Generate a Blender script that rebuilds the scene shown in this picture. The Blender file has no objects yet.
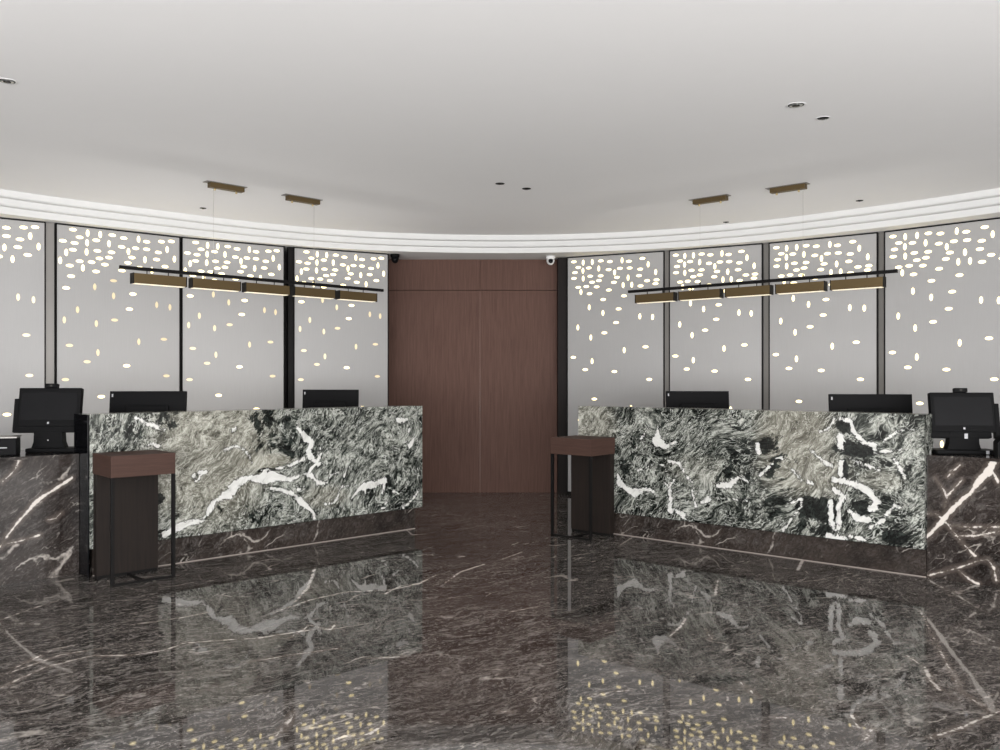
import bpy, bmesh, math, random
import numpy as np
from mathutils import Vector, Matrix

random.seed(4)
C = bpy.context.scene
COL = C.collection
PI = math.pi
H = 1.337            # camera height
F = 860.0            # focal length in pixels of the 1000 px frame
HOR = 380.0
ZC = 2.95            # ceiling
ZP = 2.771           # underside of the cornice / top of the wall screens

# ------------------------------------------------------------------ helpers
class MB:
    def __init__(s): s.v = []; s.f = []; s.m = []; s.sm = []
    def add(s, vs, fs, mi=0, smooth=False):
        b = len(s.v); s.v += [tuple(v) for v in vs]
        for f in fs:
            s.f.append(tuple(b+i for i in f)); s.m.append(mi); s.sm.append(smooth)
    def box(s, x0, x1, y0, y1, z0, z1, mi=0, b=0.0):
        if b > 0:
            bm = bmesh.new(); bmesh.ops.create_cube(bm, size=1)
            for v in bm.verts:
                v.co = Vector(((x0+x1)/2+v.co.x*(x1-x0), (y0+y1)/2+v.co.y*(y1-y0), (z0+z1)/2+v.co.z*(z1-z0)))
            bmesh.ops.bevel(bm, geom=bm.edges[:], offset=b, segments=2, affect='EDGES', profile=0.6)
            s.bm(bm, mi); bm.free(); return s
        vs = [(x0,y0,z0),(x1,y0,z0),(x1,y1,z0),(x0,y1,z0),(x0,y0,z1),(x1,y0,z1),(x1,y1,z1),(x0,y1,z1)]
        s.add(vs, [(0,3,2,1),(4,5,6,7),(0,1,5,4),(1,2,6,5),(2,3,7,6),(3,0,4,7)], mi); return s
    def bm(s, bm, mi=0, smooth=False, M=None):
        bm.verts.index_update()
        vs = [((M @ v.co) if M else v.co)[:] for v in bm.verts]
        s.add(vs, [[v.index for v in f.verts] for f in bm.faces], mi, smooth)
    def lathe(s, prof, cx, cy, n=24, mi=0, smooth=True, axis='z', M=None):
        # prof: list of (radius, height)
        vs = []; fs = []
        for (r, h) in prof:
            for k in range(n):
                a = 2*PI*k/n
                p = Vector((r*math.cos(a), r*math.sin(a), h))
                if M: p = M @ p
                vs.append((cx+p.x, cy+p.y, p.z))
        for i in range(len(prof)-1):
            for k in range(n):
                k2 = (k+1) % n
                fs.append((i*n+k, i*n+k2, (i+1)*n+k2, (i+1)*n+k))
        fs.append(tuple(range(n))[::-1]); fs.append(tuple((len(prof)-1)*n+k for k in range(n)))
        s.add(vs, fs, mi, smooth); return s
    def prism(s, poly, y0, y1, mi=0):
        # poly in x,z ; extruded along y
        n = len(poly)
        vs = [(x, y0, z) for x, z in poly] + [(x, y1, z) for x, z in poly]
        fs = [tuple(range(n)), tuple(range(2*n-1, n-1, -1))]
        for k in range(n):
            k2 = (k+1) % n
            fs.append((k, n+k, n+k2, k2))
        s.add(vs, fs, mi); return s
    def build(s, name, mats, parent=None, loc=None, rz=0):
        me = bpy.data.meshes.new(name)
        me.from_pydata(s.v, [], s.f)
        if not isinstance(mats, (list, tuple)): mats = [mats]
        for m in mats: me.materials.append(m)
        me.polygons.foreach_set('material_index', s.m)
        me.polygons.foreach_set('use_smooth', s.sm)
        bm = bmesh.new(); bm.from_mesh(me)
        bmesh.ops.recalc_face_normals(bm, faces=bm.faces[:]); bm.to_mesh(me); bm.free()
        me.update()
        o = bpy.data.objects.new(name, me); COL.objects.link(o)
        if parent: o.parent = parent
        if loc: o.location = loc
        o.rotation_euler.z = rz
        return o

def tag(o, label=None, cat=None, group=None, kind=None):
    if label: o['label'] = label
    if cat: o['category'] = cat
    if group: o['group'] = group
    if kind: o['kind'] = kind
    return o
def empty(name, loc, rz=0, label=None, cat=None, group=None):
    o = bpy.data.objects.new(name, None); COL.objects.link(o)
    o.empty_display_size = .1
    o.location = loc; o.rotation_euler.z = rz
    return tag(o, label, cat, group)
def copy_tree(o, parent=None):
    c = o.copy(); COL.objects.link(c); c.parent = parent
    for ch in [q for q in bpy.data.objects if q.parent == o]:
        copy_tree(ch, c)
    return c
def floor_pt(x, y, z=0.0):
    d = (H-z)*F/(y-HOR); return Vector(((x-500)/F*d, d, z))

# ------------------------------------------------------------------ node helpers
class NT:
    def __init__(s, name):
        s.mat = bpy.data.materials.new(name); s.mat.use_nodes = True
        s.t = s.mat.node_tree; s.b = s.t.nodes['Principled BSDF']
    def n(s, typ, **kw):
        nd = s.t.nodes.new(typ)
        for k, v in kw.items():
            if k.startswith('i_'):
                key = k[2:]
                nd.inputs[int(key) if key.isdigit() else key.replace('_', ' ')].default_value = v
            else: setattr(nd, k, v)
        return nd
    def l(s, a, b): s.t.links.new(a, b)
    def math(s, op, a, b=None, c=None, clamp=False):
        nd = s.t.nodes.new('ShaderNodeMath'); nd.operation = op; nd.use_clamp = clamp
        for i, q in enumerate((a, b, c)):
            if q is None: continue
            if isinstance(q, (int, float)): nd.inputs[i].default_value = q
            else: s.l(q, nd.inputs[i])
        return nd.outputs[0]
    def mix(s, f, a, b, mode='MIX'):
        nd = s.t.nodes.new('ShaderNodeMix'); nd.data_type = 'RGBA'; nd.blend_type = mode
        for sock, q in ((nd.inputs[0], f), (nd.inputs[6], a), (nd.inputs[7], b)):
            if isinstance(q, (int, float)): sock.default_value = q
            elif isinstance(q, tuple): sock.default_value = q if len(q) == 4 else (*q, 1)
            else: s.l(q, sock)
        return nd.outputs[2]
    def ramp(s, f, stops, interp='LINEAR'):
        nd = s.t.nodes.new('ShaderNodeValToRGB'); cr = nd.color_ramp; cr.interpolation = interp
        while len(cr.elements) < len(stops): cr.elements.new(0.5)
        for e, (p, c) in zip(cr.elements, stops):
            e.position = p
            e.color = (c, c, c, 1) if isinstance(c, (int, float)) else (*c, 1)
        s.l(f, nd.inputs[0]); return nd.outputs[0]
    def noise(s, vec, scale, detail=4, rough=.5, dist=0):
        nd = s.n('ShaderNodeTexNoise'); nd.inputs['Scale'].default_value = scale
        nd.inputs['Detail'].default_value = detail; nd.inputs['Roughness'].default_value = rough
        nd.inputs['Distortion'].default_value = dist
        s.l(vec, nd.inputs['Vector']); return nd
    def attr(s, name):
        nd = s.n('ShaderNodeAttribute'); nd.attribute_name = name; return nd.outputs['Fac']
    def mapping(s, vec, rot=(0,0,0), scale=(1,1,1), loc=(0,0,0)):
        nd = s.n('ShaderNodeMapping'); nd.inputs['Rotation'].default_value = rot
        nd.inputs['Scale'].default_value = scale; nd.inputs['Location'].default_value = loc
        s.l(vec, nd.inputs['Vector']); return nd.outputs[0]
    def rs(s, vec, rot, scale, loc=(0,0,0)):
        return s.mapping(s.mapping(vec, rot=rot), scale=scale, loc=loc)
    def warp(s, vec, scale, amt, detail=3, rough=.5):
        nz = s.noise(vec, scale, detail, rough)
        sub = s.n('ShaderNodeVectorMath', operation='SUBTRACT'); s.l(nz.outputs['Color'], sub.inputs[0]); sub.inputs[1].default_value = (.5,.5,.5)
        sc = s.n('ShaderNodeVectorMath', operation='SCALE'); s.l(sub.outputs[0], sc.inputs[0]); sc.inputs['Scale'].default_value = amt
        ad = s.n('ShaderNodeVectorMath', operation='ADD'); s.l(vec, ad.inputs[0]); s.l(sc.outputs[0], ad.inputs[1])
        return ad.outputs[0]
    def coord(s): return s.n('ShaderNodeTexCoord').outputs['Object']

def simple(name, col, rough=.5, metal=0, spec=.5, emi=None, es=0, bump=None, coat=0, var=.03):
    t = NT(name); b = t.b
    b.inputs['Base Color'].default_value = (*col, 1); b.inputs['Roughness'].default_value = rough
    b.inputs['Metallic'].default_value = metal; b.inputs['Specular IOR Level'].default_value = spec
    b.inputs['Coat Weight'].default_value = coat
    if emi: b.inputs['Emission Color'].default_value = (*emi, 1); b.inputs['Emission Strength'].default_value = es
    # a little procedural variation so that no surface is perfectly flat
    nz = t.noise(t.coord(), (bump[0] if bump else 6), 3)
    lo = tuple(c*(1-var) for c in col); hi = tuple(min(1, c*(1+var)) for c in col)
    t.l(t.mix(nz.outputs['Fac'], lo, hi), b.inputs['Base Color'])
    return t.mat

# ------------------------------------------------------------------ materials
M = {}
M['ceiling'] = simple('ceiling paint', (.90,.895,.895), .9, spec=.2, var=.008)
M['cornice'] = simple('cornice paint', (.74,.74,.735), .7, spec=.3)
M['wall'] = simple('lobby wall paint', (.62,.60,.57), .8)
M['recess'] = simple('dark recess behind screens', (.05,.048,.046), .6)
M['black_metal'] = simple('black powder coated metal', (.006,.0055,.0055), .5, 0, spec=.15)
M['grey_metal'] = simple('grey metal post', (.22,.21,.20), .4, .4)
M['black_plastic'] = simple('black plastic', (.005,.005,.0055), .55, spec=.08)
M['black_gloss'] = simple('black glossy glass', (.004,.004,.005), .12, spec=.1)
M['display'] = simple('switched off display', (.006,.006,.007), .25, spec=.12)
M['white_plastic'] = simple('white plastic', (.78,.78,.78), .4)
M['pale_mark'] = simple('pale printed mark', (.42,.42,.44), .5)
M['brass'] = simple('aged brass', (.135,.095,.045), .45, .75)
M['brass_bright'] = simple('bright brass', (.75,.60,.34), .28, .9)
M['cable'] = simple('steel cable', (.55,.54,.52), .4, .5)
M['diffuser'] = simple('warm lamp diffuser', (.9,.85,.7), .4, emi=(1,.86,.6), es=.45)
M['dot_lit'] = simple('backlit gilded perforation', (.9,.8,.55), .3, emi=(1.0,.82,.42), es=1.9)
M['dot_dim'] = simple('gilded perforation', (.88,.76,.52), .35, .5, emi=(1.0,.80,.50), es=.16)
M['joint'] = simple('pale stone joint', (.30,.26,.235), .4)
M['lens'] = simple('dark lamp lens', (.02,.018,.016), .15)
M['steel'] = simple('brushed steel', (.5,.5,.49), .3, .9)

def screen_mat():
    t = NT('satin screen sheet'); v = t.coord()
    nz = t.noise(t.mapping(v, scale=(40,40,1.5)), 3, 3)
    t.l(t.mix(nz.outputs['Fac'], (.375,.37,.37), (.415,.41,.41)), t.b.inputs['Base Color'])
    t.b.inputs['Roughness'].default_value = .42; t.b.inputs['Specular IOR Level'].default_value = .4
    return t.mat
M['screen'] = screen_mat()

def wood(name, a, b, rough=.35, sc=(30,30,1.2), coat=.1):
    t = NT(name); v = t.warp(t.coord(), 1.5, .04)
    n1 = t.noise(t.mapping(v, scale=sc), 2.2, 5, .6, .4)
    n2 = t.noise(t.coord(), 1.2, 2)
    g = t.ramp(n1.outputs['Fac'], [(.3, a), (.7, b)])
    t.l(t.mix(t.math('MULTIPLY', n2.outputs['Fac'], .35), g, tuple(c*.7 for c in a)), t.b.inputs['Base Color'])
    t.b.inputs['Roughness'].default_value = rough; t.b.inputs['Specular IOR Level'].default_value = .2
    t.b.inputs['Coat Weight'].default_value = coat
    return t.mat
M['door'] = wood('brown veneer', (.095,.048,.036), (.145,.078,.060), .6, coat=0)
M['door_bead'] = wood('pale door edge', (.15,.09,.07), (.22,.14,.11), .5)  # paler wood for the thin strip along the seam between the leaves
M['jamb'] = wood('dark stained jamb', (.005,.003,.0025), (.010,.006,.005), .6, coat=0)
M['ped_top'] = wood('brown leather veneer', (.056,.030,.023), (.080,.044,.035), .6, sc=(2,2,30), coat=0)
M['ped_panel'] = wood('dark brown panel', (.011,.008,.007), (.020,.014,.011), .6, coat=0)

def dark_marble(name, rough, use_attr, seed, base=((.022,.0185,.0165), (.098,.085,.077)), vs=1.0, rot=(0,0,math.radians(-36)), st=(.9,2.6,2.6), k=1.0):
    t = NT(name); c = t.coord(); m = t.mapping(c, loc=(seed, seed*1.7, seed*.3))
    w = t.warp(m, 1.6, .40, 4, .55)
    wd = t.rs(w, rot, st)
    n1 = t.noise(wd, 2.0*vs, 9, .70, .4)
    col = t.ramp(n1.outputs['Fac'], [(.36, tuple(q*.7 for q in base[0])), (.49, tuple((p+q)/2 for p, q in zip(*base))), (.62, base[1])])
    # mottled clouds and fine crystalline flecks
    cl = t.noise(m, .8*vs, 4, .6)
    clr = t.ramp(cl.outputs['Fac'], [(.36, .30), (.60, 1)])
    n2 = t.noise(wd, 10*vs, 8, .78, .6)
    f = t.math('MULTIPLY', t.ramp(n2.outputs['Fac'], [(.49, 0), (.62, 1)]), clr)
    col = t.mix(t.math('MULTIPLY', f, .85*k), col, (.27,.25,.235))
    n3 = t.noise(t.rs(w, rot, (1, 1.8, 1.8)), 42*vs, 5, .75, .3)
    col = t.mix(t.ramp(n3.outputs['Fac'], [(.36, .65), (.48, 0)]), col, tuple(q*.35 for q in base[0]))
    f3 = t.math('MULTIPLY', t.ramp(n3.outputs['Fac'], [(.56, 0), (.66, 1)]), clr)
    col = t.mix(t.math('MULTIPLY', f3, .85*k), col, (.38,.36,.34))
    # thin hairline veins: ridges of warped noise, broken up by a mask
    for (s_, th, mk, am, seedl) in ((1.0, .007, .52, .60, 3.1), (2.4, .009, .55, .50, 7.7), (6.0, .014, .56, .45, 12.3)):
        w2 = t.warp(t.mapping(m, loc=(seedl, 0, seedl)), 2.4*s_, .16/s_, 5, .65)
        w3 = t.rs(w2, rot, (.7, 2.0, 2.0))
        r = t.noise(w3, s_*1.1*vs, 2, .5)
        d = t.math('ABSOLUTE', t.math('SUBTRACT', r.outputs['Fac'], .5))
        ln = t.ramp(d, [(0, 1), (th*.35, .85), (th, 0)])
        mk_ = t.noise(t.mapping(m, loc=(seedl*2, 4, 0)), 2.6, 5, .75)
        ln = t.math('MULTIPLY', ln, t.ramp(mk_.outputs['Fac'], [(mk, 0), (mk+.08, 1)]))
        col = t.mix(t.math('MULTIPLY', ln, am), col, (.60,.55,.50))
    if use_attr:
        v = t.attr('vein')
        jn = t.noise(m, 16, 6, .75)
        v2 = t.math('ADD', v, t.math('MULTIPLY', t.math('SUBTRACT', jn.outputs['Fac'], .5), .045))
        kk = t.ramp(t.math('ADD', t.math('MULTIPLY', v2, 20), .5), [(.50, 0), (.60, 1)])
        halo = t.ramp(t.math('ADD', t.math('MULTIPLY', v2, 20), .5), [(.0, 0), (.55, .22)])
        col = t.mix(halo, col, (.33,.27,.23))
        col = t.mix(t.math('MULTIPLY', kk, .85), col, (.72,.67,.62))
    t.l(col, t.b.inputs['Base Color'])
    t.b.inputs['Roughness'].default_value = rough
    t.b.inputs['IOR'].default_value = 1.45 if name.endswith('floor') else 1.33
    return t.mat
M['floor'] = dark_marble('polished brown marble floor', .022, True, 0)
M['desk_marble'] = dark_marble('brown marble cladding', .07, True, 5.3, base=((.015,.011,.010), (.032,.025,.022)), rot=(0,math.radians(40),0), st=(.9,1,2.2), k=.25)
M['plinth'] = dark_marble('brown marble plinth', .12, False, 9.1, base=((.022,.017,.015), (.045,.035,.030)), rot=(0,math.radians(40),0), st=(.9,1,2.2), k=.25)

def swirl_marble(name, rot, seed, tone=1.0):
    t = NT(name); c = t.coord(); ry = math.radians(rot)
    m = t.mapping(c, loc=(seed, 0, seed*.6))
    w1 = t.warp(m, 1.5, .55, 2, .45)
    w2 = t.warp(w1, 5.0, .13, 3, .55)
    w3 = t.warp(w2, 15, .022, 3, .6)
    st = t.rs(w3, (0, ry, 0), (.22, 1, 1.0))
    n1 = t.noise(st, 24, 8, .76, 0)
    big = t.noise(t.rs(w1, (0, ry, 0), (.6, 1, 1)), 3.4, 4, .6)
    fac = t.math('ADD', t.math('MULTIPLY_ADD', n1.outputs['Fac'], 1.55, -.285), t.math('MULTIPLY', t.math('SUBTRACT', big.outputs['Fac'], .5), .60))
    base = t.ramp(fac, [(.30, tuple(.016*tone*q for q in (.9,1.1,1))), (.40, tuple(.060*tone*q for q in (.95,1.07,.98))), (.47, tuple(.17*tone*q for q in (.97,1.03,.95))), (.54, tuple(.31*tone*q for q in (.98,1.01,.94))), (.64, (.46,.47,.44)), (.76, (.66,.66,.63))])
    # fine dark foliation lines and pale threads following the flow
    for (sc, th, colr, am, sd) in ((12, .016, (.010,.013,.011), .9, 2.0), (26, .026, (.010,.014,.012), .9, 5.0), (44, .030, (.012,.016,.013), .75, 21.0), (19, .013, (.72,.73,.70), .75, 9.0), (33, .026, (.66,.67,.64), .8, 14.0)):
        q = t.rs(w3, (0, ry, 0), (.26, 1, 1), (sd, 0, sd))
        r = t.noise(q, sc, 2, .55)
        d = t.math('ABSOLUTE', t.math('SUBTRACT', r.outputs['Fac'], .5))
        mk = t.noise(t.mapping(w1, loc=(sd*3, 0, sd)), 7, 4, .7)
        ln = t.math('MULTIPLY', t.ramp(d, [(0, 1), (th*.5, .8), (th, 0)]), t.ramp(mk.outputs['Fac'], [(.42, 0), (.50, 1)]))
        base = t.mix(t.math('MULTIPLY', ln, am), base, colr)
    wm = t.attr('warm')
    warmc = t.ramp(n1.outputs['Fac'], [(.33, (.14,.13,.11)), (.40, (.40,.38,.325)), (.50, (.54,.515,.45)), (.62, (.66,.635,.57))])
    base = t.mix(t.math('MULTIPLY', wm, .55), base, warmc)
    jn = t.noise(w3, 24, 7, .8); jo = t.math('SUBTRACT', jn.outputs['Fac'], .5)
    jb = t.noise(w1, 9, 3, .6); jb = t.math('SUBTRACT', jb.outputs['Fac'], .5)
    dk = t.math('ADD', t.math('ADD', t.attr('dark'), t.math('MULTIPLY', jb, 1.9)), t.math('MULTIPLY', t.math('ADD', jo, t.math('MULTIPLY', t.math('SUBTRACT', n1.outputs['Fac'], .5), -.9)), 1.5))
    darkc = t.ramp(jn.outputs['Fac'], [(.50, (.006,.009,.008)), (.72, (.10,.12,.11))])
    base = t.mix(t.ramp(dk, [(.50, 0), (.60, .93)]), base, darkc)
    v = t.math('ADD', t.attr('vein'), t.math('ADD', t.math('MULTIPLY', jo, .095), t.math('MULTIPLY', jb, .050)))
    # faint swirls of the same white stone elsewhere
    sw = t.noise(t.rs(w2, (0, ry, 0), (.5, 1, 1), (31, 0, 7)), 6.5, 3, .6)
    v = t.math('MAXIMUM', v, t.math('MULTIPLY', t.math('SUBTRACT', t.math('ADD', sw.outputs['Fac'], t.math('MULTIPLY', jo, .12)), .695), .35))
    vv = t.math('ADD', t.math('MULTIPLY', v, 10), .5)
    base = t.mix(t.ramp(vv, [(.40, 0), (.46, .6), (.495, .9), (.505, 0)]), base, (.014,.017,.015))
    wt = t.ramp(n1.outputs['Fac'], [(.34, (.30,.30,.285)), (.43, (.62,.615,.59)), (.6, (.74,.735,.71))])
    gm = t.n('ShaderNodeGamma'); gm.inputs['Gamma'].default_value = 1.3; t.l(base, gm.inputs['Color'])
    base = t.mix(1.0, gm.outputs[0], (.98,.98,.96), 'MULTIPLY')
    base = t.mix(t.ramp(vv, [(.49, 0), (.51, 1)]), base, wt)
    t.l(base, t.b.inputs['Base Color'])
    t.b.inputs['Roughness'].default_value = .22; t.b.inputs['Specular IOR Level'].default_value = .3
    return t.mat
M['swirl_left'] = swirl_marble('green grey swirled marble', 46, 1.0)
M['swirl_right'] = swirl_marble('green grey swirled marble darker', 38, 6.4, .8)

# ------------------------------------------------------------------ vein fields
def seg_field(P, lines):
    """P (N,2); lines: list of [(x,y,halfwidth)...] -> max of halfwidth - distance"""
    best = np.full(len(P), -.05)
    for ln in lines:
        if len(ln) == 1: ln = [ln[0], (ln[0][0]+1e-4, ln[0][1], ln[0][2])]
        for a, b in zip(ln[:-1], ln[1:]):
            A = np.array(a[:2]); B = np.array(b[:2]); d = B-A; L = max(d@d, 1e-9)
            tt = np.clip(((P-A)@d)/L, 0, 1)
            dist = np.linalg.norm(P-(A+tt[:, None]*d), axis=1)
            best = np.maximum(best, a[2]+(b[2]-a[2])*tt-dist)
    return best
def blob_field(P, blobs):
    v = np.zeros(len(P))
    for (x, y, rx, ry, s) in blobs:
        q = ((P[:,0]-x)/rx)**2+((P[:,1]-y)/ry)**2
        v = np.maximum(v, s*np.clip(1.35-q*.6, 0, 1))
    return v
def set_attr(me, name, arr):
    a = me.attributes.new(name, 'FLOAT', 'POINT'); a.data.foreach_set('value', np.asarray(arr, dtype=np.float32))

# ------------------------------------------------------------------ reception counters
def counter_frame(O, ang):
    c, s = math.cos(ang), math.sin(ang)
    return Vector((O[0], O[1], 0)), Vector((c, s, 0)), Vector((-s, c, 0))
def px_to_local(fr, off, x, y):
    """photo point -> (along, height, metres per pixel) on the plane lying `off` behind the counter face"""
    O, X, N = fr
    t = Vector(((x-500)/F, 1, 0))
    d = ((O+N*off).dot(N))/t.dot(N)
    p = t*d
    return (p-O).dot(X), H+(HOR-y)/F*d, d/F

LW = 2.83; RW = 2.86
FL = counter_frame((-2.77, 5.81), math.radians(42.96))
FR = counter_frame((2.855-2.86*.754, 5.79+2.86*.656), math.radians(-41.02))
ZT = 1.105; ZB = .195

left_veins = [
 [(164.6,534,4),(183,525,5),(202,521,3),(204,518,1),(210,510,4),(214,501.7,2),(227,495,6),(237,484,6),(248.6,477.4,3),(261,479,7),(271.6,477.4,9),(282.4,479,5),(291,479,2),(304,474,1.5),(311,475.6,1.5),(318.4,482.8,1.5),(327.4,482.8,1.5),(331,475.6,1.5),(338,472,1)],
 [(271.6,488,2),(282.4,490,2),(293,493.6,2),(302,502.6,3),(309.4,508,3),(314,513.4,2),(315,519,1.5)],
 [(297.7,428.8,2.5),(304,436,3.5),(312,443.2,3.5),(308.5,450.4,4),(309.4,455.8,4),(316.6,462,3),(321,454,1)],
 [(304,458.5,2),(295,464,2),(282.4,467.5,1.5),(261,471,1)],
 [(350.8,499,1.5),(358,490,2.5),(365,485.5,4),(374,484.6,4.5),(385,480,3)],[(365,485,2),(365,494.5,1.5)],[(385,482,2),(382,493.6,1.5)],
 [(397.6,419.8,3),(406.6,419.8,3)],[(325.6,504,1.5),(332.8,503.5,1.5),(338,498,1.5),(340,488,1),(348,486,1.5)],[(412,423,1.5),(408,432,1)],
 [(135,417,2),(148,424,2.5),(165,430,1)],[(144,448.5,1),(150,444,1),(159,446,1)],[(385,505,1),(394,490,1),(399,494,1)],
 [(225,450,1),(236,445,1),(247,452,1),(252,462,1)],[(403,508,1),(412,500,1.5),(418,492,1)]]
left_dark = [(279,436,24,21,.50),(264,421,9,13,.75),(125,430,16,13,.5),(168,420,7,12,.55),(160,499,3,5,.7),(268,470,9,2,.9),(388,482,4,6,.7),(395,490,14,14,.42),(122,412,12,5,.3),(303,446,3,10,.5),(230,515,30,12,.25),(262,522,10,5,.5)]
left_warm = [(215,450,38,62,.75),(190,475,36,30,.7),(250,430,12,26,.6),(262,462,22,7,.9),(325,497,16,9,.6)]
right_veins = [
 [(618,475,2),(621,484,4),(627.7,489.6,3),(634,493,4.5),(643.6,489.6,3),(650,490,1.5),(654,492,2)],
 [(664,482,1.2),(669.7,487.7,2),(670.7,501,2.5),(669.7,510,3),(675,509,2),(683,516,3),(686.5,521,2)],[(669,488,1.5),(674,480,1.2)],
 [(638,471,1),(653,464.4,1.3),(664,465,1.3)],[(668,460.7,1.3),(679,463.5,1.2),(686.5,476.5,1.2),(692,482,1.5)],
 [(692,491.5,2),(696,506,2.3)],[(718,486,3),(729.5,485,4.5),(739,477.5,3),(748,482,1.2)],
 [(657.6,428,2),(656.7,441,7),(666,446.7,3),(675,442,1)],[(732,499,1),(748,501,1)],[(701.5,502.7,2),(709,499,3)],
 [(757.5,445,2),(759,454,2)],[(759,476,1.2),(769,467,1.2)],
 [(839,419,2),(850.6,421,3),(853.8,432,3),(864.5,442.6,3),(873,445,3),(875,451,2)],
 [(840,436,4.5),(841,447,4.5)],[(841,462,3),(840,474.6,3)],
 [(833.6,479,3),(849.6,483,4),(862,487.4,4.5),(871,494,3.5),(877,502,4.5),(871,508.7,3)],
 [(834.6,489.6,2.5),(843,496,3.5),(839,506.6,3),(839,528,3.5)],[(830,502,2.5),(831.4,519.4,2.5),(834.6,530,2.5)],
 [(849.6,511,2.5),(858,519,3),(868.7,519,2.5)],[(828,536.5,4.5),(843,538.6,4)],[(851.7,536.5,3),(864.5,540,3)],
 [(785.6,506.6,1.5),(801.6,498,2),(800.5,506.6,1.5),(790,521.5,1.5),(783.5,530,2)],
 [(894,459.7,1.5),(900.7,468,1.5),(905,479,1.2)],[(883.7,440.5,1),(896.5,432,1.2),(917.8,427.7,1)],[(875,452,1),(909,450,1)],
 [(792,470,2),(802.6,481,2),(813,484,1.5)],[(847,457.6,1.5),(879,470,1.5)],[(810,450,1),(825,462,1.5),(832,466,1.5)],
 [(886,515,1.5),(895,505,1.5),(900,508,1.5)],[(870,528,1.2),(884,520,1.2)],[(820,432,1),(829,428,1.3),(835,418,1)],[(640,440,1),(650,425,1)]]
right_dark = [(854,449,14,7,1),(844,425.6,5,8,1),(816.5,508.7,16,11,1),(802,520,10,8,.6),(844,470,3,10,.8),(862,507,7,6,.85),(896,538,8,6,.8),(748,488,28,36,.48),(736,430,4,14,.5),(731,448,4,12,.5),(742,440,4,10,.45),(775,475,16,36,.52),(690,490,14,10,.2),(880,462,10,5,.4),(905,470,5,10,.55),(626,455,9,20,.45),(820,530,8,6,.8)]
right_warm = [(795,435,24,38,.8),(802,470,28,22,.7),(590,425,18,24,.6),(880,480,14,9,.4),(700,470,24,12,.25)]

def marble_slab(name, fr, W, veins, dark, warm, mat, T, parent):
    dx = .0095
    nx = int(W/dx)+1; nz = int((ZT-ZB)/dx)+1
    xs = np.linspace(0, W, nx); zs = np.linspace(ZB, ZT, nz)
    X, Z = np.meshgrid(xs, zs); X = X.ravel(); Z = Z.ravel()
    vs = np.stack([X, np.zeros_like(X), Z], 1)
    idx = np.arange(nx*nz).reshape(nz, nx)
    q = np.stack([idx[:-1,:-1], idx[:-1,1:], idx[1:,1:], idx[1:,:-1]], -1).reshape(-1, 4)
    base = len(vs)
    # the back and the rim of the slab
    per = list(idx[0,:])+list(idx[1:,-1])+list(idx[-1,-2::-1])+list(idx[-2:0:-1,0])
    back = vs[per].copy(); back[:,1] = T
    allv = np.vstack([vs, back]); n = len(per)
    faces = [tuple(int(k) for k in f) for f in q]
    for k in range(n):
        k2 = (k+1) % n
        faces.append((int(per[k2]), int(per[k]), base+k, base+k2))
    faces.append(tuple(base+n-1-k for k in range(n)))
    me = bpy.data.meshes.new(name); me.from_pydata(allv.tolist(), [], faces); me.materials.append(mat); me.update()
    P = allv[:, [0, 2]]
    conv = []
    for ln in veins:
        o = []
        for (x, y, w) in ln:
            s, z, mp = px_to_local(fr, 0, x, y); o.append((s, z, w*mp*.78-.0015))
        conv.append(o)
    def cb(bl):
        r = []
        for (x, y, rx, ry, st) in bl:
            s, z, mp = px_to_local(fr, 0, x, y); r.append((s, z, rx*mp*1.35, ry*mp, st))
        return r
    set_attr(me, 'vein', seg_field(P, conv)); set_attr(me, 'dark', blob_field(P, cb(dark))); set_attr(me, 'warm', blob_field(P, cb(warm)))
    o = bpy.data.objects.new(name, me); COL.objects.link(o); o.parent = parent
    return o

def make_counter(fr, ang, W, label, veins, dark, warm, mat, side):
    root = empty('reception_counter', fr[0], ang, label, 'counter', 'swirled marble reception counters')
    T = .22
    marble_slab('marble_front', fr, W, veins, dark, warm, mat, T, root)
    we = W if side == 'r' else W-.05
    b = MB(); b.box(.03, we, .045, .20, 0, ZB-.012); b.box(.04, we-.01, .09, .18, ZB-.012, ZB); b.build('plinth', M['plinth'], root)
    b = MB(); b.box(.03, we, .038, .0445, 0, .006); b.build('joint_strip', M['joint'], root)
    x0 = 0 if side == 'l' else .02
    b = MB(); b.box(.02, W-.02, T+.001, .80, .70, .735, b=.003); b.build('worktop', M['black_plastic'], root)
    b = MB(); b.box(.04, W-.04, T+.001, .76, .0, .70); b.build('cabinet', M['jamb'], root)
    if side == 'l':
        b = MB(); b.box(-.012, -.001, .012, .30, .0, ZT-.004, b=.002); b.build('end_panel', M['black_gloss'], root)
    return root
CL = make_counter(FL, math.radians(42.96), LW, 'grey-green swirled marble reception counter with a white lightning-like vein, left of the brown doors', left_veins, left_dark, left_warm, M['swirl_left'], 'l')
CR = make_counter(FR, math.radians(-41.02), RW, 'darker swirled marble reception counter with black and white patches, right of the brown doors', right_veins, right_dark, right_warm, M['swirl_right'], 'r')

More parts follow.
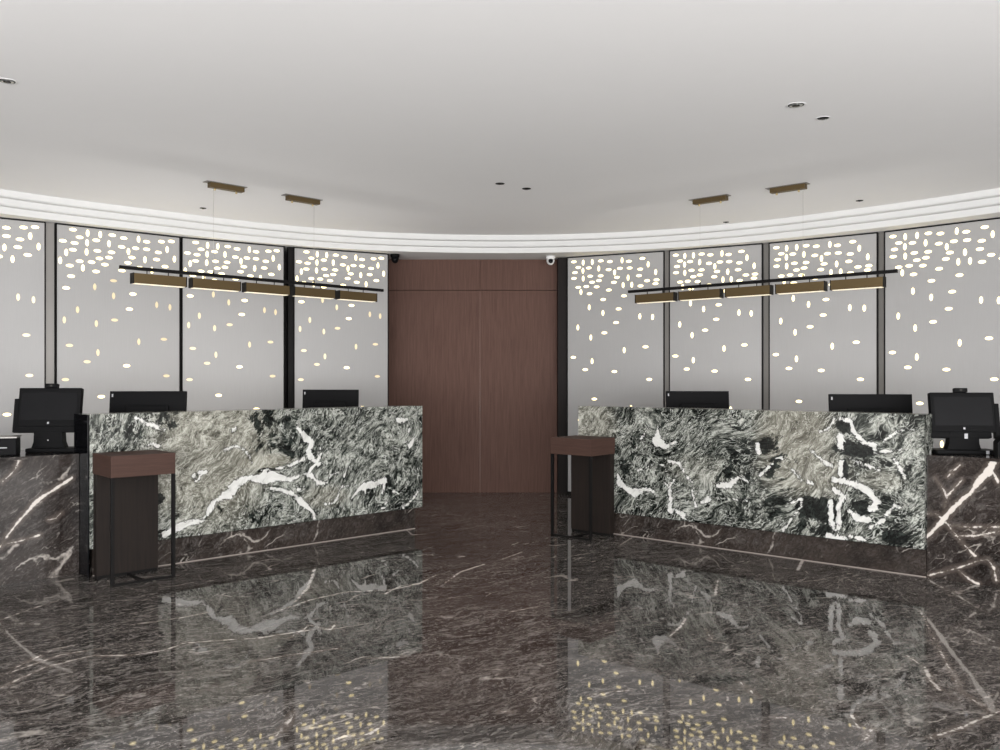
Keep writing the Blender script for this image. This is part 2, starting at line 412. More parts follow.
# ------------------------------------------------------------------ side desks in brown marble
def side_desk(fr, ang, x0, x1, n0, label, veins):
    loc = fr[0]+fr[1]*x0+fr[2]*n0
    root = empty('side_desk', loc, ang, label, 'desk', 'brown marble side desks')
    W = x1-x0; D = .62; ZD = .83
    nx = int(W/.007)+1; nz = int((ZD-.02)/.007)+1
    xs = np.linspace(0, W, nx); zs = np.linspace(0, ZD-.02, nz)
    X, Z = np.meshgrid(xs, zs); X = X.ravel(); Z = Z.ravel()
    vs = np.stack([X, np.zeros_like(X), Z], 1); idx = np.arange(nx*nz).reshape(nz, nx)
    q = np.stack([idx[:-1,:-1], idx[:-1,1:], idx[1:,1:], idx[1:,:-1]], -1).reshape(-1, 4)
    per = list(idx[0,:])+list(idx[1:,-1])+list(idx[-1,-2::-1])+list(idx[-2:0:-1,0])
    back = vs[per].copy(); back[:,1] = D; base = len(vs); n = len(per)
    faces = [tuple(int(k) for k in f) for f in q]
    for k in range(n):
        k2 = (k+1) % n; faces.append((int(per[k2]), int(per[k]), base+k, base+k2))
    faces.append(tuple(base+n-1-k for k in range(n)))
    allv = np.vstack([vs, back])
    me = bpy.data.meshes.new('body'); me.from_pydata(allv.tolist(), [], faces); me.materials.append(M['desk_marble']); me.update()
    conv = []
    for ln in veins:
        o = []
        for (x, y, w) in ln:
            s, z, mp = px_to_local(fr, n0, x, y); o.append((s-x0, z, w*mp))
        conv.append(o)
    set_attr(me, 'vein', seg_field(allv[:, [0, 2]], conv) if conv else np.full(len(allv), -.05))
    o = bpy.data.objects.new('body', me); COL.objects.link(o); o.parent = root
    nv = 8
    me2 = MB(); me2.box(-.0, W, -.006, D+.006, ZD-.02, ZD, b=.002); t = me2.build('desk_top', M['desk_marble'], root)
    set_attr(t.data, 'vein', np.full(len(t.data.vertices), -.05))
    return root
rd_veins = [[(923,541,1.2),(932,532,1.6),(944,519,2.6),(950,511,2.4),(962,500,1.8),(972,491,1.6),(980,480,3.2),(989,471,4.2),(993,463,3)],
 [(926,514,.6),(936,514,.8),(943,519,1)],[(944,520,.8),(960,540,.9),(975,556,1.2)],[(947,525,.5),(965,527,.6),(1000,527,.6)],[(955,536,.5),(975,536,.6),(1000,531,.6)],
 [(930,575,.6),(958,568,.8),(978,561,.8),(988,560,1),(994,568,1.4),(996,580,1)],[(958,570,.5),(970,580,.9),(978,584,1.2)],[(992,470,1),(998,482,1.2)],[(945,506,.5),(948,495,.6),(962,480,.6)],
 [(935,478,.4),(944,490,.5),(947,500,.4)],[(947,477,.4),(960,465,.8)]]
ld_veins = [[(0,547,1),(10,532,1),(20,520,1.2),(30,509,1.7),(36,502,2),(44,496,1.5),(58,487,1.4),(72,478,1.2)],[(15,470,.8),(18,462,.8),(20,455,.6)],[(18,466,.8),(10,475,.6),(2,482,.6)],[(48,520,.4),(56,518,.6),(62,512,.4)],[(0,545,.5),(20,541,.6),(40,535,.5)]]
side_desk(FL, math.radians(42.96), -1.45, -.014, .18, 'polished brown marble side desk at the left edge, joined to the left counter', ld_veins)
side_desk(FR, math.radians(-41.02), RW+.004, RW+1.3, .045, 'brown marble side desk with a branching white vein at the right edge', rd_veins)

# ------------------------------------------------------------------ pedestals in front of the counters
def pedestal(fr, ang, x0, label):
    D = .36
    root = empty('pedestal_table', fr[0]+fr[1]*x0+fr[2]*(-.372), ang, label, 'pedestal table', 'brown pedestal tables before the counters')
    W = .42
    b = MB(); b.box(0, W, 0, D, .703, .844, b=.003); b.build('table_top', M['ped_top'], root)
    b = MB(); b.box(.004, W-.004, D-.07, D-.005, .02, .703, b=.002); b.build('back_panel', M['ped_panel'], root)
    for xx in (0, W-.022):
        b = MB(); b.box(xx, xx+.022, .0, .022, .0, .703); b.build('leg', M['black_metal'], root)
    b = MB(); b.box(.022, W-.022, .0, .018, .0, .016); b.box(W/2-.007, W/2+.007, .014, D-.075, 0, .012)
    b.box(.01, W-.01, D-.068, D-.01, 0, .02)
    b.build('floor_rail', M['black_metal'], root)
    return root
pedestal(FL, math.radians(42.96), .012, 'brown box-topped pedestal table with thin black legs, before the left counter by the side desk')
pedestal(FR, math.radians(-41.02), -.025, 'brown box-topped pedestal table with thin black legs, right of the brown doors')

# ------------------------------------------------------------------ monitors standing behind the counters (backs to us)
def monitor(loc, rz, w, label):
    ztop = loc[2]; zd = .735
    root = empty('monitor', (loc[0], loc[1], zd), rz, label, 'monitor', 'monitors behind the counters')
    top = ztop-zd; hh = .33; z0 = top-hh
    tilt = Matrix.Translation((0, .02, z0)) @ Matrix.Rotation(math.radians(-7), 4, 'X')
    def tb(name, x0, x1, y0, y1, a, c, mat, par, bev=.004):
        b = MB(); b.box(x0, x1, y0, y1, a, c, b=bev)
        b.v = [tuple(tilt @ Vector(v)) for v in b.v]
        return b.build(name, mat, par)
    h = tb('housing', -w/2, w/2, -.012, .012, 0, hh, M['black_plastic'], root)
    tb('display', -w/2+.012, w/2-.012, .0125, .0135, .012, hh-.012, M['display'], h, 0)
    tb('rear_bulge', -w*.28, w*.28, -.035, -.0125, .04, .22, M['black_plastic'], h, .008)
    tb('badge', -w/2+.016, -w/2+.026, -.0145, -.0125, hh-.045, hh-.022, M['pale_mark'], h, 0)
    b = MB(); b.box(-.03, .03, -.075, -.047, .012, z0+.16, b=.004); b.box(-.025, .025, -.047, -.012, z0+.06, z0+.15); b.build('stand', M['black_plastic'], root)
    b = MB(); b.box(-.12, .12, -.16, .06, 0, .012, b=.003); b.build('base', M['black_plastic'], root)
    return root
def zat(y, d): return H+(HOR-y)/F*d
monitor((-.4116*6.42, 6.42, zat(391, 6.42)), math.radians(3), .565, 'black monitor seen from behind, nearer the left pedestal on the left counter')
monitor((-.198*7.9, 7.9, zat(389.5, 7.9)), math.radians(1), .515, 'black monitor seen from behind, on the left counter at its end near the brown doors')
monitor((.2308*7.6, 7.6, zat(391, 7.6)), math.radians(-2), .555, 'black monitor seen from behind, on the right counter at its end near the brown doors')
monitor((.4326*6.4, 6.4, zat(394, 6.4)), math.radians(-8), .595, 'black monitor seen from behind, on the right counter beside the right desk terminal')

# ------------------------------------------------------------------ point of sale terminals on the side desks
def terminal(loc, rz, side, label):
    root = empty('payment_terminal', loc, rz, label, 'computer terminal', 'touch screen terminals on the side desks')
    w = .42
    tl = Matrix.Translation((0, 0, .138 if side == 'l' else .108)) @ Matrix.Rotation(math.radians(-10), 4, 'X')
    def tb(name, x0, x1, y0, y1, a, c, mat, par, bev=.004):
        b = MB(); b.box(x0, x1, y0, y1, a, c, b=bev)
        b.v = [tuple(tl @ Vector(v)) for v in b.v]
        return b.build(name, mat, par)
    h = tb('screen_housing', -w/2, w/2, -.02, .03, .04, .315, M['black_plastic'], root, .006)
    tb('display', -w/2+.022, w/2-.022, -.0225, -.0205, .085, .285, M['display'], h, 0)
    tb('emblem', -.006, .006, -.0225, -.0205, .058, .072, M['pale_mark'], h, 0)
    tb('lower_bezel', -w/2-.012, w/2-.03, -.012, .04, .0, .06, M['black_plastic'], root, .006)
    s = -1 if side == 'l' else 1
    xa, xb = sorted((s*(w/2-.004), s*(w/2+.032)))
    tb('card_reader', xa, xb, -.008, .032, .0, .24, M['black_plastic'], root, .004)
    k = tb('webcam', -.045, .045, -.012, .02, .318, .348, M['black_plastic'], root, .006)
    tb('webcam_lens', -.008, .008, -.014, -.0122, .325, .341, M['lens'], k, 0)
    b = MB(); b.prism([(-.125,.012),(.125,.012),(.112,.03),(.098,.07),(.094,.15),(-.094,.15),(-.098,.07),(-.112,.03)], -.01, .06); b.build('stand', M['black_plastic'], root)
    b = MB(); b.box(-.13 if side == 'l' else -.20, .20, -.07, .12, 0, .030, b=.008); f = b.build('base', M['black_plastic'], root)
    b = MB(); b.box(.0, .022, -.012, -.0105, .105, .14) if side == 'r' else b.box(-.004, .004, -.012, -.0105, .08, .088)
    b.build('label_plate', M['pale_mark'], root)
    if side == 'r':
        b = MB(); b.box(.115, .135, -.074, -.071, .004, .028); b.build('indicator', M['pale_mark'], f)
    return root
pL = FL[0]+FL[1]*(-.131)+FL[2]*.46
pR = FR[0]+FR[1]*(RW+.172)+FR[2]*.30
terminal((pL.x, pL.y, .83), math.radians(6), 'l', 'black touch screen terminal on the left side desk, card reader on its left edge')
terminal((pR.x, pR.y, .83), math.radians(-6), 'r', 'black touch screen terminal on the right side desk, card reader on its right edge')
# receipt printer left, small dark box right
p = FL[0]+FL[1]*(-.465)+FL[2]*.42
root = empty('receipt_printer', (p.x, p.y, .83), math.radians(20), 'low black receipt printer on the left side desk beside the terminal', 'printer')
b = MB(); b.box(-.13, .13, -.07, .09, 0, .115, b=.006); b.build('housing', M['black_plastic'], root)
b = MB(); b.box(-.135, .135, -.08, .10, .1155, .127, b=.003); b.build('lid', M['grey_metal'], root)
b = MB(); b.box(.02, .075, -.0725, -.0705, .05, .056); b.build('indicator', M['pale_mark'], root)
b = MB(); b.box(-.055, -.025, -.0725, -.0705, .055, .064); b.build('status_light', M['dot_lit'], root)
p = FR[0]+FR[1]*(RW+.455)+FR[2]*.28
root = empty('card_printer', (p.x, p.y, .83), math.radians(-20), 'rounded black card printer at the right edge on the right side desk', 'printer')
b = MB(); b.prism([(-.085,0),(.09,0),(.09,.13),(-.03,.13),(-.065,.12),(-.085,.09)], -.07, .09); b.build('housing', M['black_plastic'], root)
b = MB(); b.box(-.05, .05, -.072, -.0705, .03, .036); b.build('slot', M['grey_metal'], root)

# ------------------------------------------------------------------ wall screens with gilded ovals
raw = """57,143,H 103,147,V 147,145,V 188,140,H 231,144,H 288,139,V 320,144,H 382,132,H 408,159,V
79,168,H 130,171,H 178,174,V 63,191,H 102,183,V 225,180,H 278,175,H 323,174,H 253,193,V 372,180,H 442,194,V
58,217,H 103,218,V 137,208,H 187,207,H 264,215,H 316,217,V 366,209,H 146,235,H 179,228,H 250,237,H 403,232,H 446,229,H
79,257,H 118,254,H 168,256,H 293,250,V 333,249,V 373,255,H 441,246,H 92,278,V 134,286,H 226,271,H 297,298,H 199,313,H
132,347,V 272,356,H 198,373,V 370,391,V 428,395,V 260,417,H 77,436,V 205,462,H 140,482,V 396,528,H 298,541,V 55,569,H
146,588,V 113,625,H 252,636,H 413,674,H 157,757,H 330,800,V 90,850,H 236,905,V 380,950,H"""
DOTS = []
for tk in raw.split():
    x, y, o = tk.split(','); x = float(x); y = float(y); u = (x-32)/440.
    DOTS.append((u, (y-(122-22*u))/(383+21*u), o))
raw2 = "90,42,H 145,55,V 193,60,V 240,62,H 285,73,H 345,77,V 378,87,H 440,86,H 482,85,H 464,117,V 115,72,H 53,87,H 178,83,H 143,93,V 96,95,H 227,96,V 277,108,H 333,113,H 304,126,V 378,117,H 427,129,H 495,155,V 65,133,V 90,122,H 141,130,V 182,125,H 237,130,H 318,150,H 371,158,V 419,157,H 115,167,H 190,155,H 227,151,H 43,165,V 78,185,H 160,170,H 211,179,H 127,193,V 302,171,H 455,185,H 177,207,H 83,227,H 278,202,H 350,190,H 400,200,V 245,243,H 65,274,H 172,268,V 322,295,H 245,303,V 420,337,V 476,346,V 308,355,H 107,360,V 58,401,V 249,399,H 178,414,V 450,473,H 346,484,V 77,502,H 184,529,V 143,566,H 297,580,H 461,618,H 62,638,H 197,704,H 380,760,H 120,810,V 260,880,H"
DOTS2 = []
for tk in raw2.split():
    x, y, o = tk.split(','); x = float(x); y = float(y); u = (x-36)/476.
    DOTS2.append((u, (y-(18+48*u))/(435-38*u), o))
def screen(a, b_, z1, label, lit_all, ml, mr, mirror=False):
    """a, b_: plan points of its left and right edge"""
    A = Vector((*a, 0)); B = Vector((*b_, 0)); d = B-A; W = d.length; ang = math.atan2(d.y, d.x)
    root = empty('wall_screen', A, ang, label, 'decorative screen', 'grey wall screens with gilded ovals')
    x0 = ml; x1 = W-mr; t = .011
    # sheet: local y 0 = front
    b = MB(); b.box(x0+t, x1-t, 0.0, .03, .04, z1-t)
    lit = MB(); dim = MB()
    w = x1-x0-2*t
    for (u, v, o) in (DOTS if lit_all else DOTS2):
        z = z1-v
        if z < .3: continue
        cx = x0+t+.01+(w-.02)*u
        rx, rz = (.0325, .015) if o == 'H' else (.015, .0325)
        tgt = lit if (lit_all or v < .45 or int(u*100) % 3 == 0) else dim
        vs = []; n = 14
        for yy, k_ in ((0.0, 1), (-.0025, .93)):
            for k in range(n):
                a_ = 2*PI*k/n; c_, s_ = math.cos(a_), math.sin(a_)
                vs.append((cx+rx*k_*c_, yy, z+rz*k_*s_))
        fs = [tuple(range(n, 2*n))]+[(k, (k+1) % n, n+(k+1) % n, n+k) for k in range(n)]
        tgt.add(vs, fs, 0)
    b.build('sheet', M['screen'], root)
    lit.build('bright_ovals', M['dot_lit'], root)
    if dim.v: dim.build('gold_ovals', M['dot_dim'], root)
    f = MB()
    f.box(x0, x1, -.006, .032, z1-t, z1); f.box(x0, x1, -.006, .032, .0, .04)
    f.box(x0, x0+t*.8, -.006, .032, .04, z1-t); f.box(x1-t*.8, x1, -.006, .032, .04, z1-t)
    f.build('frame', M['black_metal'], root)
    return root
def plan(x, y):   # plan point from the photo's screen top
    d = (ZP-H)*F/(HOR-y); return ((x-500)/F*d, d)
LP = [plan(388.5,253.5), plan(289,246.3), plan(181,236.5), plan(55,222.5)]
RP = [plan(567,257), plan(666,250.3), plan(768,242.5), plan(881,231.5)]
dl = Vector((-.80,-.60)); LP.append((LP[-1][0]+dl.x*1.15, LP[-1][1]+dl.y*1.15))
dr = Vector((.70,-.714)); RP.append((RP[-1][0]+dr.x*1.15, RP[-1][1]+dr.y*1.15))
ll = ['pale grey screen with gold ovals directly left of the brown doors', 'second pale grey screen left of the brown doors, between two dark posts', 'pale grey oval-patterned screen behind the monitor nearer the left pedestal', 'grey oval-patterned screen at the left edge, behind the left desk terminal']
lr = ['grey screen with white ovals directly right of the brown doors', 'grey oval-patterned screen second to the right of the brown doors', 'grey oval-patterned screen third to the right of the brown doors', 'grey oval-patterned screen at the right edge, behind the right desk terminal']
mL = [(.035,0),(.006,.006),(.006,.006),(.0,.06)]   # margins (left,right) in plan order
gapsL = [(.05,.0),(.006,.05),(.006,.006),(.0,.075)]
for i in range(4):
    screen(LP[i+1], LP[i], ZP-.004, ll[i], False, *gapsL[i])
gapsR = [(.0,.02),(.035,.055),(.008,.03),(.03,.0)]
for i in range(4):
    screen(RP[i], RP[i+1], ZP-.004, lr[i], True, *gapsR[i])
# posts filling the gaps between the screens
k = 1
def post(P, Q, along0, along1, mat, label, back=.03):
    A = Vector((*P, 0)); B = Vector((*Q, 0)); d = B-A; ang = math.atan2(d.y, d.x)
    b = MB(); b.box(along0, along1, .012, back+.04, 0, ZP-.004)
    return b.build('trim_post', mat, None, A, ang)
POSTS = [(LP[1], LP[0], -.004, .048, 'black_metal'), (LP[3], LP[2], -.004, .004, 'black_metal'), (LP[4], LP[3], 1.075, 1.148, 'grey_metal'),
         (RP[1], RP[2], -.018, .033, 'grey_metal'), (RP[2], RP[3], -.053, .006, 'grey_metal'), (RP[3], RP[4], -.028, .028, 'grey_metal')]
for i, (a, b_, s0, s1, m_) in enumerate(POSTS):
    o = post(a, b_, s0, s1, M[m_], ''); o.name = 'trim_%d' % (i+3); tag(o, kind='structure')

# ------------------------------------------------------------------ room shell
CY = 4.61
ctl = [(-130,5.6),(-100,5.45),(-75,5.2),(-58,4.99),(-43,4.83),(-30,4.88),(-18,4.945),(0,4.96),(18,4.945),(30,4.89),(43,4.84),(58,4.94),(75,5.2),(100,5.45),(130,5.6)]
def rad(phi):
    xs = [c[0] for c in ctl]
    for i in range(len(ctl)-1):
        if xs[i] <= phi <= xs[i+1]:
            p0 = ctl[max(i-1,0)]; p1 = ctl[i]; p2 = ctl[i+1]; p3 = ctl[min(i+2, len(ctl)-1)]
            h = p2[0]-p1[0]; t = (phi-p1[0])/h
            m1 = (p2[1]-p0[1])/(p2[0]-p0[0])*h; m2 = (p3[1]-p1[1])/(p3[0]-p1[0])*h
            return (2*t**3-3*t*t+1)*p1[1]+(t**3-2*t*t+t)*m1+(-2*t**3+3*t*t)*p2[1]+(t**3-t*t)*m2
def arc_pts(off, n=150, a0=-105, a1=105):
    r = []
    for k in range(n+1):
        ph = a0+(a1-a0)*k/n; R = rad(ph)+off; a = math.radians(ph)
        r.append((R*math.sin(a), CY+R*math.cos(a)))
    return r
def arc_strip(b, prof, mi=0, a0=-105, a1=105, n=150):
    rows = [arc_pts(o, n, a0, a1) for o, z in prof]
    vs = []; fs = []
    m = n+1
    for (o, z), r in zip(prof, rows): vs += [(x, y, z) for x, y in r]
    for j in range(len(prof)-1):
        for k in range(n): fs.append((j*m+k, j*m+k+1, (j+1)*m+k+1, (j+1)*m+k))
    b.add(vs, fs, mi, False)
b = MB()
z1, z2 = 2.892, 2.832
arc_strip(b, [(-.02, ZC+.02), (0, ZC), (0, z1+.006), (.012, z1+.006), (.012, z1-.002), (.0, z1-.002),(.07, z1-.003), (.07, z2+.006), (.082, z2+.006), (.082, z2-.002), (.07, z2-.002),(.14, z2-.003), (.14, ZP), (.80, ZP), (.80, ZC+.05), (-.02, ZC+.05)])
o = b.build('trim_1', M['cornice']); tag(o, kind='structure')
b = MB(); arc_strip(b, [(.62, 0), (.62, ZP+.02), (.70, ZP+.02), (.70, 0)], a0=-105, a1=-17); o = b.build('wall_left', M['recess']); tag(o, kind='structure')
b = MB(); arc_strip(b, [(.62, 0), (.62, ZP+.02), (.70, ZP+.02), (.70, 0)], a0=12, a1=105); o = b.build('wall_right', M['recess']); tag(o, kind='structure')
b = MB(); b.box(-7.5, 7.5, -5.2, 11.6, ZC, ZC+.12); o = b.build('ceiling', M['ceiling']); tag(o, kind='structure')

# doors in the back wall: two leaves and a head panel
DY = 10.23
def ux(x, d=DY): return (x-500)/F*d
xl, xm, xr = ux(386), ux(480), ux(557)
b = MB(); b.box(xl, xm-.003, DY, DY+.05, .0, 2.40); o = b.build('door_1', M['door']); tag(o, kind='structure')
b = MB(); b.box(xm+.003, xr, DY, DY+.05, .0, 2.40); o = b.build('door_2', M['door']); tag(o, kind='structure')
b = MB(); b.box(xl, xm-.0015, DY, DY+.05, 2.407, ZP); b.box(xm+.0015, xr, DY, DY+.05, 2.407, ZP); b.box(xl-.3, xr+.3, DY+.055, DY+.12, 0, ZP+.02); o = b.build('wall_back', M['door']); tag(o, kind='structure')
b = MB(); b.box(xm-.0028, xm+.0028, DY-.003, DY+.01, .0, 2.40); o = b.build('trim_2', M['door_bead']); tag(o, kind='structure')
b = MB()
b.box(xr, ux(568, DY), 10.06, DY+.05, 0, ZP); o = b.build('trim_9', M['jamb']); tag(o, kind='structure')
b = MB(); b.box(xl-.09, xl, 9.86, DY+.05, 0, ZP); o = b.build('trim_10', M['jamb']); tag(o, kind='structure')

# floor with its vein field
fv = [[(0,688,.8),(45,667,1.0),(90,656,1.0),(133,655,1.2),(165,650,.9),(185,643,1.2),(225,640,.8),(260,638,1.0),(295,632,1.0),(312,630,.8)],
 [(0,676,.7),(60,655,.9),(100,648,.7)],[(15,668,.6),(52,650,.8),(70,646,.6)],[(250,662,.5),(290,655,.7),(340,648,.4)],[(275,612,.6),(310,600,.8),(345,592,.7),(390,590,.9),(418,584,1.0),(436,575,.6)],
 [(385,594,.7),(400,586,.9),(422,583,1.0)],[(445,583,.6),(460,572,1.0),(485,564,.8)],[(295,602,.7),(308,588,1.3),(315,568,1.0)],[(290,638,.7),(310,625,1.0),(330,630,.7),(338,622,.7)],[(370,658,.7),(388,658,1.0),(405,656,.6)],
 [(275,737,1.0),(288,722,1.6),(294,712,1.0)],[(330,742,.8),(345,736,1.2),(370,734,1.2),(387,722,1.0)],[(240,715,.7),(252,710,1.2)],
 [(930,738,1.0),(960,728,1.2),(1000,711,1.0)],[(905,655,.8),(925,667,1.0),(930,680,1.6),(940,690,1.3)],[(852,715,1.2),(858,728,1.5)],[(775,717,1.4),(786,718,1.0)],[(740,682,.7),(752,692,.9),(758,697,.6)],
 [(670,636,.8),(680,627,1.0),(686,618,.6)],[(705,628,.5),(712,640,.7)],[(715,595,1.0),(718,580,.8)],[(798,570,1.2),(804,557,1.4),(808,552,.6)],[(510,612,.6),(540,606,.5)],[(500,560,.5),(522,552,.6)],[(620,545,.5),(640,533,.5)],
 [(405,528,.6),(412,535,.7),(425,534,.5)],[(590,695,.7),(630,690,.5)],[(865,740,1.0),(872,728,.8)],[(920,610,.5),(960,690,.4),(1000,720,.3)],[(500,712,.8),(512,712,1.0)],
 [(0,620,.5),(40,606,.6),(60,600,.4)],[(130,625,.5),(180,618,.6),(210,612,.4)]]
xs = np.concatenate([np.linspace(-7.4, -5.1, 8), np.arange(-5, 5.001, .016), np.linspace(5.1, 7.4, 8)])
ys = np.concatenate([np.linspace(-5.1, 2.6, 20), np.arange(2.7, 10.4, .016), np.linspace(10.5, 11.5, 4)])
X, Y = np.meshgrid(xs, ys); sh = X.shape; X = X.ravel(); Y = Y.ravel()
idx = np.arange(X.size).reshape(sh)
q = np.stack([idx[:-1,:-1], idx[:-1,1:], idx[1:,1:], idx[1:,:-1]], -1).reshape(-1, 4)
me = bpy.data.meshes.new('floor'); me.from_pydata(np.stack([X, Y, 0*X], 1).tolist(), [], q.tolist()); me.materials.append(M['floor']); me.update()
conv = []
for ln in fv:
    o = []
    for (x, y, w) in ln:
        p = floor_pt(x, y); o.append((p.x, p.y, w*p.y/F*1.35+.001))
    conv.append(o)
set_attr(me, 'vein', seg_field(np.stack([X, Y], 1), conv))
o = bpy.data.objects.new('floor', me); COL.objects.link(o); tag(o, kind='structure')
# rear of the lobby (behind the photographer): side walls and a glazed front
b = MB(); b.box(-7.5, -7.35, -5.2, 3.4, 0, ZC); b.box(-7.35,-5.6, 3.25, 3.4, 0, ZC); o = b.build('wall_left_rear', M['wall']); o.name = 'wall_west'; tag(o, kind='structure')
b = MB(); b.box(7.35, 7.5, -5.2, 3.4, 0, ZC); b.box(5.6, 7.35, 3.25, 3.4, 0, ZC); o = b.build('wall_east', M['wall']); tag(o, kind='structure')
b = MB()
for x in (-7.3, -4.4, -1.5, 1.5, 4.4, 7.3): b.box(x-.05, x+.05, -5.15, -5.05, 0, ZC)
b.box(-7.35, 7.35, -5.15, -5.05, 0, .08); b.box(-7.35, 7.35, -5.15, -5.05, ZC-.12, ZC); b.box(-7.35, 7.35, -5.15, -5.05, 2.1, 2.16)
o = b.build('window_1', M['black_metal']); tag(o, kind='structure')

# ------------------------------------------------------------------ pendant lights
def pendant(pa, pb, zb, wires, label):
    """pa left end of bar in plan, pb right end"""
    A = Vector((*pa, 0)); B = Vector((*pb, 0)); d = B-A; L = d.length; ang = math.atan2(d.y, d.x)
    root = empty('pendant_light', (A.x, A.y, zb), ang, label, 'pendant light', 'linear brass pendant lights over the counters')
    b = MB(); b.box(0, L, -.013, .013, -.013, .013, b=.002); b.build('bar', M['black_metal'], root)
    pitch = (L-.14)/5; bl = pitch-.055
    for k in range(5):
        x0 = .07+k*pitch+.027
        hb = MB(); hb.box(x0, x0+bl, -.035, .035, -.115, -.038, b=.002)
        h = hb.build('lamp_housing', M['brass'], root)
        m_ = MB(); m_.box(x0+.01, x0+bl-.01, -.027, .027, -.1185, -.1152); m_.build('diffuser', M['diffuser'], h)
        m_ = MB(); m_.box(x0-.006, x0-.0005, -.037, .037, -.117, -.036, b=.001); m_.box(x0+bl+.0005, x0+bl+.006, -.037, .037, -.117, -.036, b=.001); m_.build('end_cap', M['black_metal'] , h)
        m_ = MB()
        for fx in (.27, .68): m_.lathe([(.004,-.038),(.004,-.013)], x0+bl*fx, 0, 8)
        m_.build('hanger', M['black_metal'], h)
    zc = ZC-zb
    for wx, c0, c1 in wires:
        m_ = MB(); m_.box(c0, c1, -.03, .03, zc-.045, zc-.001, b=.003); cn = m_.build('canopy', M['brass'], root)
        m_ = MB(); m_.box(c0-.035, c1+.02, -.04, .04, zc-.006, zc-.0005, b=.001); m_.build('mounting_plate', M['grey_metal'], cn)
        m_ = MB()
        for q_ in (c0+.05, c1-.06): m_.lathe([(.004,zc-.065),(.009,zc-.06),(.009,zc-.045)], q_, 0, 10)
        m_.build('cable_grip', M['brass_bright'], cn)
        m_ = MB(); m_.lathe([(.0012,.013),(.0012,zc-.06)], wx, 0, 6); m_.build('cable', M['cable'], root)
        m_ = MB(); m_.lathe([(.006,.013),(.006,.03),(.003,.036)], wx, 0, 10); m_.build('cable_nipple', M['black_metal'], root)
    return root
def bar_pt(x, y, dz): d = dz*F/(HOR-y); return ((x-500)/F*d, d)
def along(pa, pb, x):
    A = Vector(pa); D = (Vector(pb)-A); D.normalize(); t = (x-500)/F
    # A.x + s D.x = t (A.y + s D.y)
    return (t*A.y-A.x)/(D.x-t*D.y)
DZ = .854
la, lb = bar_pt(119.5, 267, DZ), bar_pt(383, 290.5, DZ)
pendant(la, lb, H+DZ, [(along(la, lb, 213.5), along(la, lb, 209), along(la, lb, 243)), (along(la, lb, 314), along(la, lb, 287), along(la, lb, 318.5))], 'long black bar pendant with five brass troughs, over the left counter')
DZ2 = .835
ra, rb = bar_pt(628.5, 291.8, DZ2), bar_pt(897.5, 271, DZ2)
pendant(ra, rb, H+DZ2, [(along(ra, rb, 700), along(ra, rb, 694), along(ra, rb, 727)), (along(ra, rb, 803), along(ra, rb, 771), along(ra, rb, 806))], 'long black bar pendant with five brass troughs, over the right counter')

# ------------------------------------------------------------------ ceiling downlights
def downlight_proto(r):
    root = empty('downlight', (0,0,ZC))
    m_ = MB(); m_.lathe([(r*.74,-.0015),(r*.78,-.003),(r*.92,-.0035),(r*.94,-.001)], 0, 0, 28)
    # annulus: remove end discs so that the recess shows
    m_.f = m_.f[:-2]; m_.m = m_.m[:-2]; m_.sm = m_.sm[:-2]
    m_.build('bezel', M['white_plastic'] if r > .04 else M['black_metal'], root)
    m_ = MB(); m_.lathe([(r*.74,-.0008),(r*.74,-.002)], 0, 0, 28); m_.build('baffle', M['black_metal'], root)
    if r > .05:
        m_ = MB(); m_.lathe([(r*.62,-.0022),(r*.60,-.0035)], 0, 0, 24); m_.build('reflector', M['steel'], root)
    m_ = MB(); m_.lathe([(r*.36,-.004),(r*.34,-.008),(r*.2,-.010)], 0, 0, 20); m_.build('lens', M['lens'], root)
    return root
dls = [(7,81,.055,'recessed ceiling downlight at the left edge of the ceiling'),
 (500,183.5,.040,'left one of the two small dark downlights in the middle of the ceiling'),
 (526.5,188.5,.040,'right one of the two small dark downlights in the middle of the ceiling'),
 (796,105,.062,'larger ringed downlight on the right of the ceiling, the nearest one there'),
 (823,118,.046,'small downlight just right of the larger ringed downlight'),
 (203,208,.032,'tiny downlight near the left cornice below the left pendant canopy'),
 (726,222,.032,'tiny downlight near the right cornice below the right pendant canopies'),
 (859.5,200.5,.034,'tiny downlight near the right cornice, above the end of the right pendant bar')]
for (x, y, r, lb_) in dls:
    d = (ZC-H)*F/(HOR-y)
    o = downlight_proto(r); o.location = ((x-500)/F*d, d, ZC); tag(o, lb_, 'downlight', 'ceiling downlights')

# ------------------------------------------------------------------ security cameras under the cornice
def cctv(x, d, body, label, r=.05):
    root = empty('security_camera', ((x-500)/F*d, d, ZP), 0, label, 'security camera', 'dome cameras under the cornice')
    m_ = MB(); m_.lathe([(r*1.05,-.001),(r*1.1,-.01),(r*1.0,-.035),(r*.9,-.04)], 0, 0, 24); m_.build('mount', body, root)
    m_ = MB(); m_.lathe([(r*.9,-.0405),(r*.88,-.06),(r*.7,-.085),(r*.4,-.10),(r*.05,-.105)], 0, 0, 24); h = m_.build('housing', body, root)
    m_ = MB(); Mx = Matrix.Translation((0,0,-.068)) @ Matrix.Rotation(math.radians(80), 4, 'X')
    m_.lathe([(r*.5,.02),(r*.52,.046),(r*.4,.052),(r*.02,.054)], 0, 0, 20, M=Mx); m_.build('lens', M['black_gloss'], root)
    return root
cctv(395, 9.80, M['black_plastic'], 'small black security camera under the cornice at the upper left of the brown doors', .048)
cctv(550.5, 9.95, M['white_plastic'], 'small white security camera under the cornice at the upper right of the brown doors', .052)

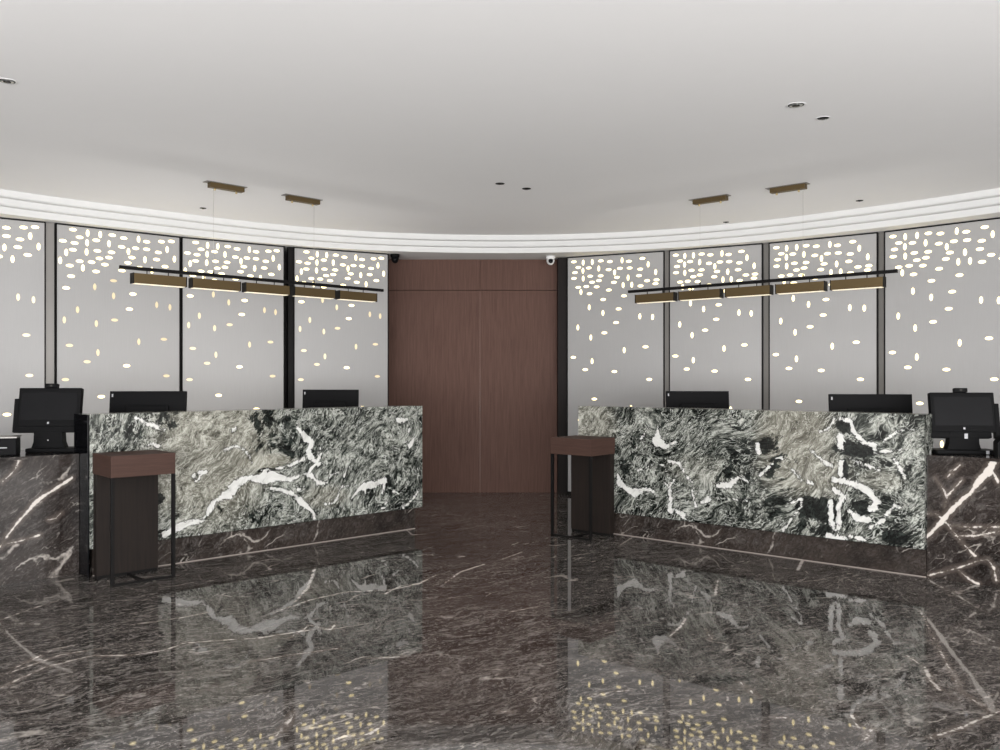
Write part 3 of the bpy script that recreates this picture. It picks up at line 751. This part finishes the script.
# ------------------------------------------------------------------ light
def area(name, loc, rot, sx, sy, e, col=(1,1,1), spread=180):
    l = bpy.data.lights.new(name, 'AREA'); l.shape = 'RECTANGLE'; l.size = sx; l.size_y = sy; l.energy = e; l.color = col
    l.spread = math.radians(spread)
    o = bpy.data.objects.new(name, l); COL.objects.link(o); o.location = loc; o.rotation_euler = rot
    return o
R = math.radians
# daylight through the glazed front behind the photographer; then a fill added before the solid right wall
area('window_daylight', (1.5,-4.9,1.5), (R(90),0,0), 10, 2.6, 195, (1,.99,.98))
area('right_wall_fill', (7.1,-1.2,1.5), (R(90),0,R(62)), 4.5, 2.4, 130, (1,.99,.98))
# unseen fill lights added behind and beside the camera to brighten the ceiling
area('rear_ceiling_fill', (0,-2.0,.3), (R(180-48),0,0), 9, 3.5, 960, (1,.995,.99))
for sx in (-1, 1):
    area('side_ceiling_fill', (sx*4.7, 1.4, .25), (R(180-12), R(-sx*8), 0), 2.2, 3.0, 28, (1,.98,.96))
# fill lights added behind the counters to lift the back of the ceiling
for fr, W, ang, e in ((FL, LW, 42.96, 16), (FR, RW, -41.02, 11)):
    p = fr[0]+fr[1]*(W/2)+fr[2]*1.30
    area('aisle_ceiling_fill', (p.x, p.y, .55), (R(180), 0, R(ang)), W*.9, 1.1, e, (1,.97,.93))
w = bpy.data.worlds.new('World'); C.world = w; w.use_nodes = True
bg = w.node_tree.nodes['Background']; bg.inputs[0].default_value = (.95,.97,1,1); bg.inputs[1].default_value = 1.0

# ------------------------------------------------------------------ camera
cam = bpy.data.cameras.new('camera'); co = bpy.data.objects.new('camera', cam); COL.objects.link(co)
co.location = (0,0,H); co.rotation_euler = (R(90),0,0)
cam.sensor_width = 36; cam.sensor_fit = 'HORIZONTAL'; cam.lens = F/1000*36; cam.shift_y = (HOR-375)/1000
cam.clip_start = .05
C.camera = co
vs_ = C.view_settings; vs_.view_transform = 'Standard'; vs_.look = 'None'; vs_.gamma = 1; vs_.exposure = 0.40
try: vs_.use_curve_mapping = False
except Exception: pass
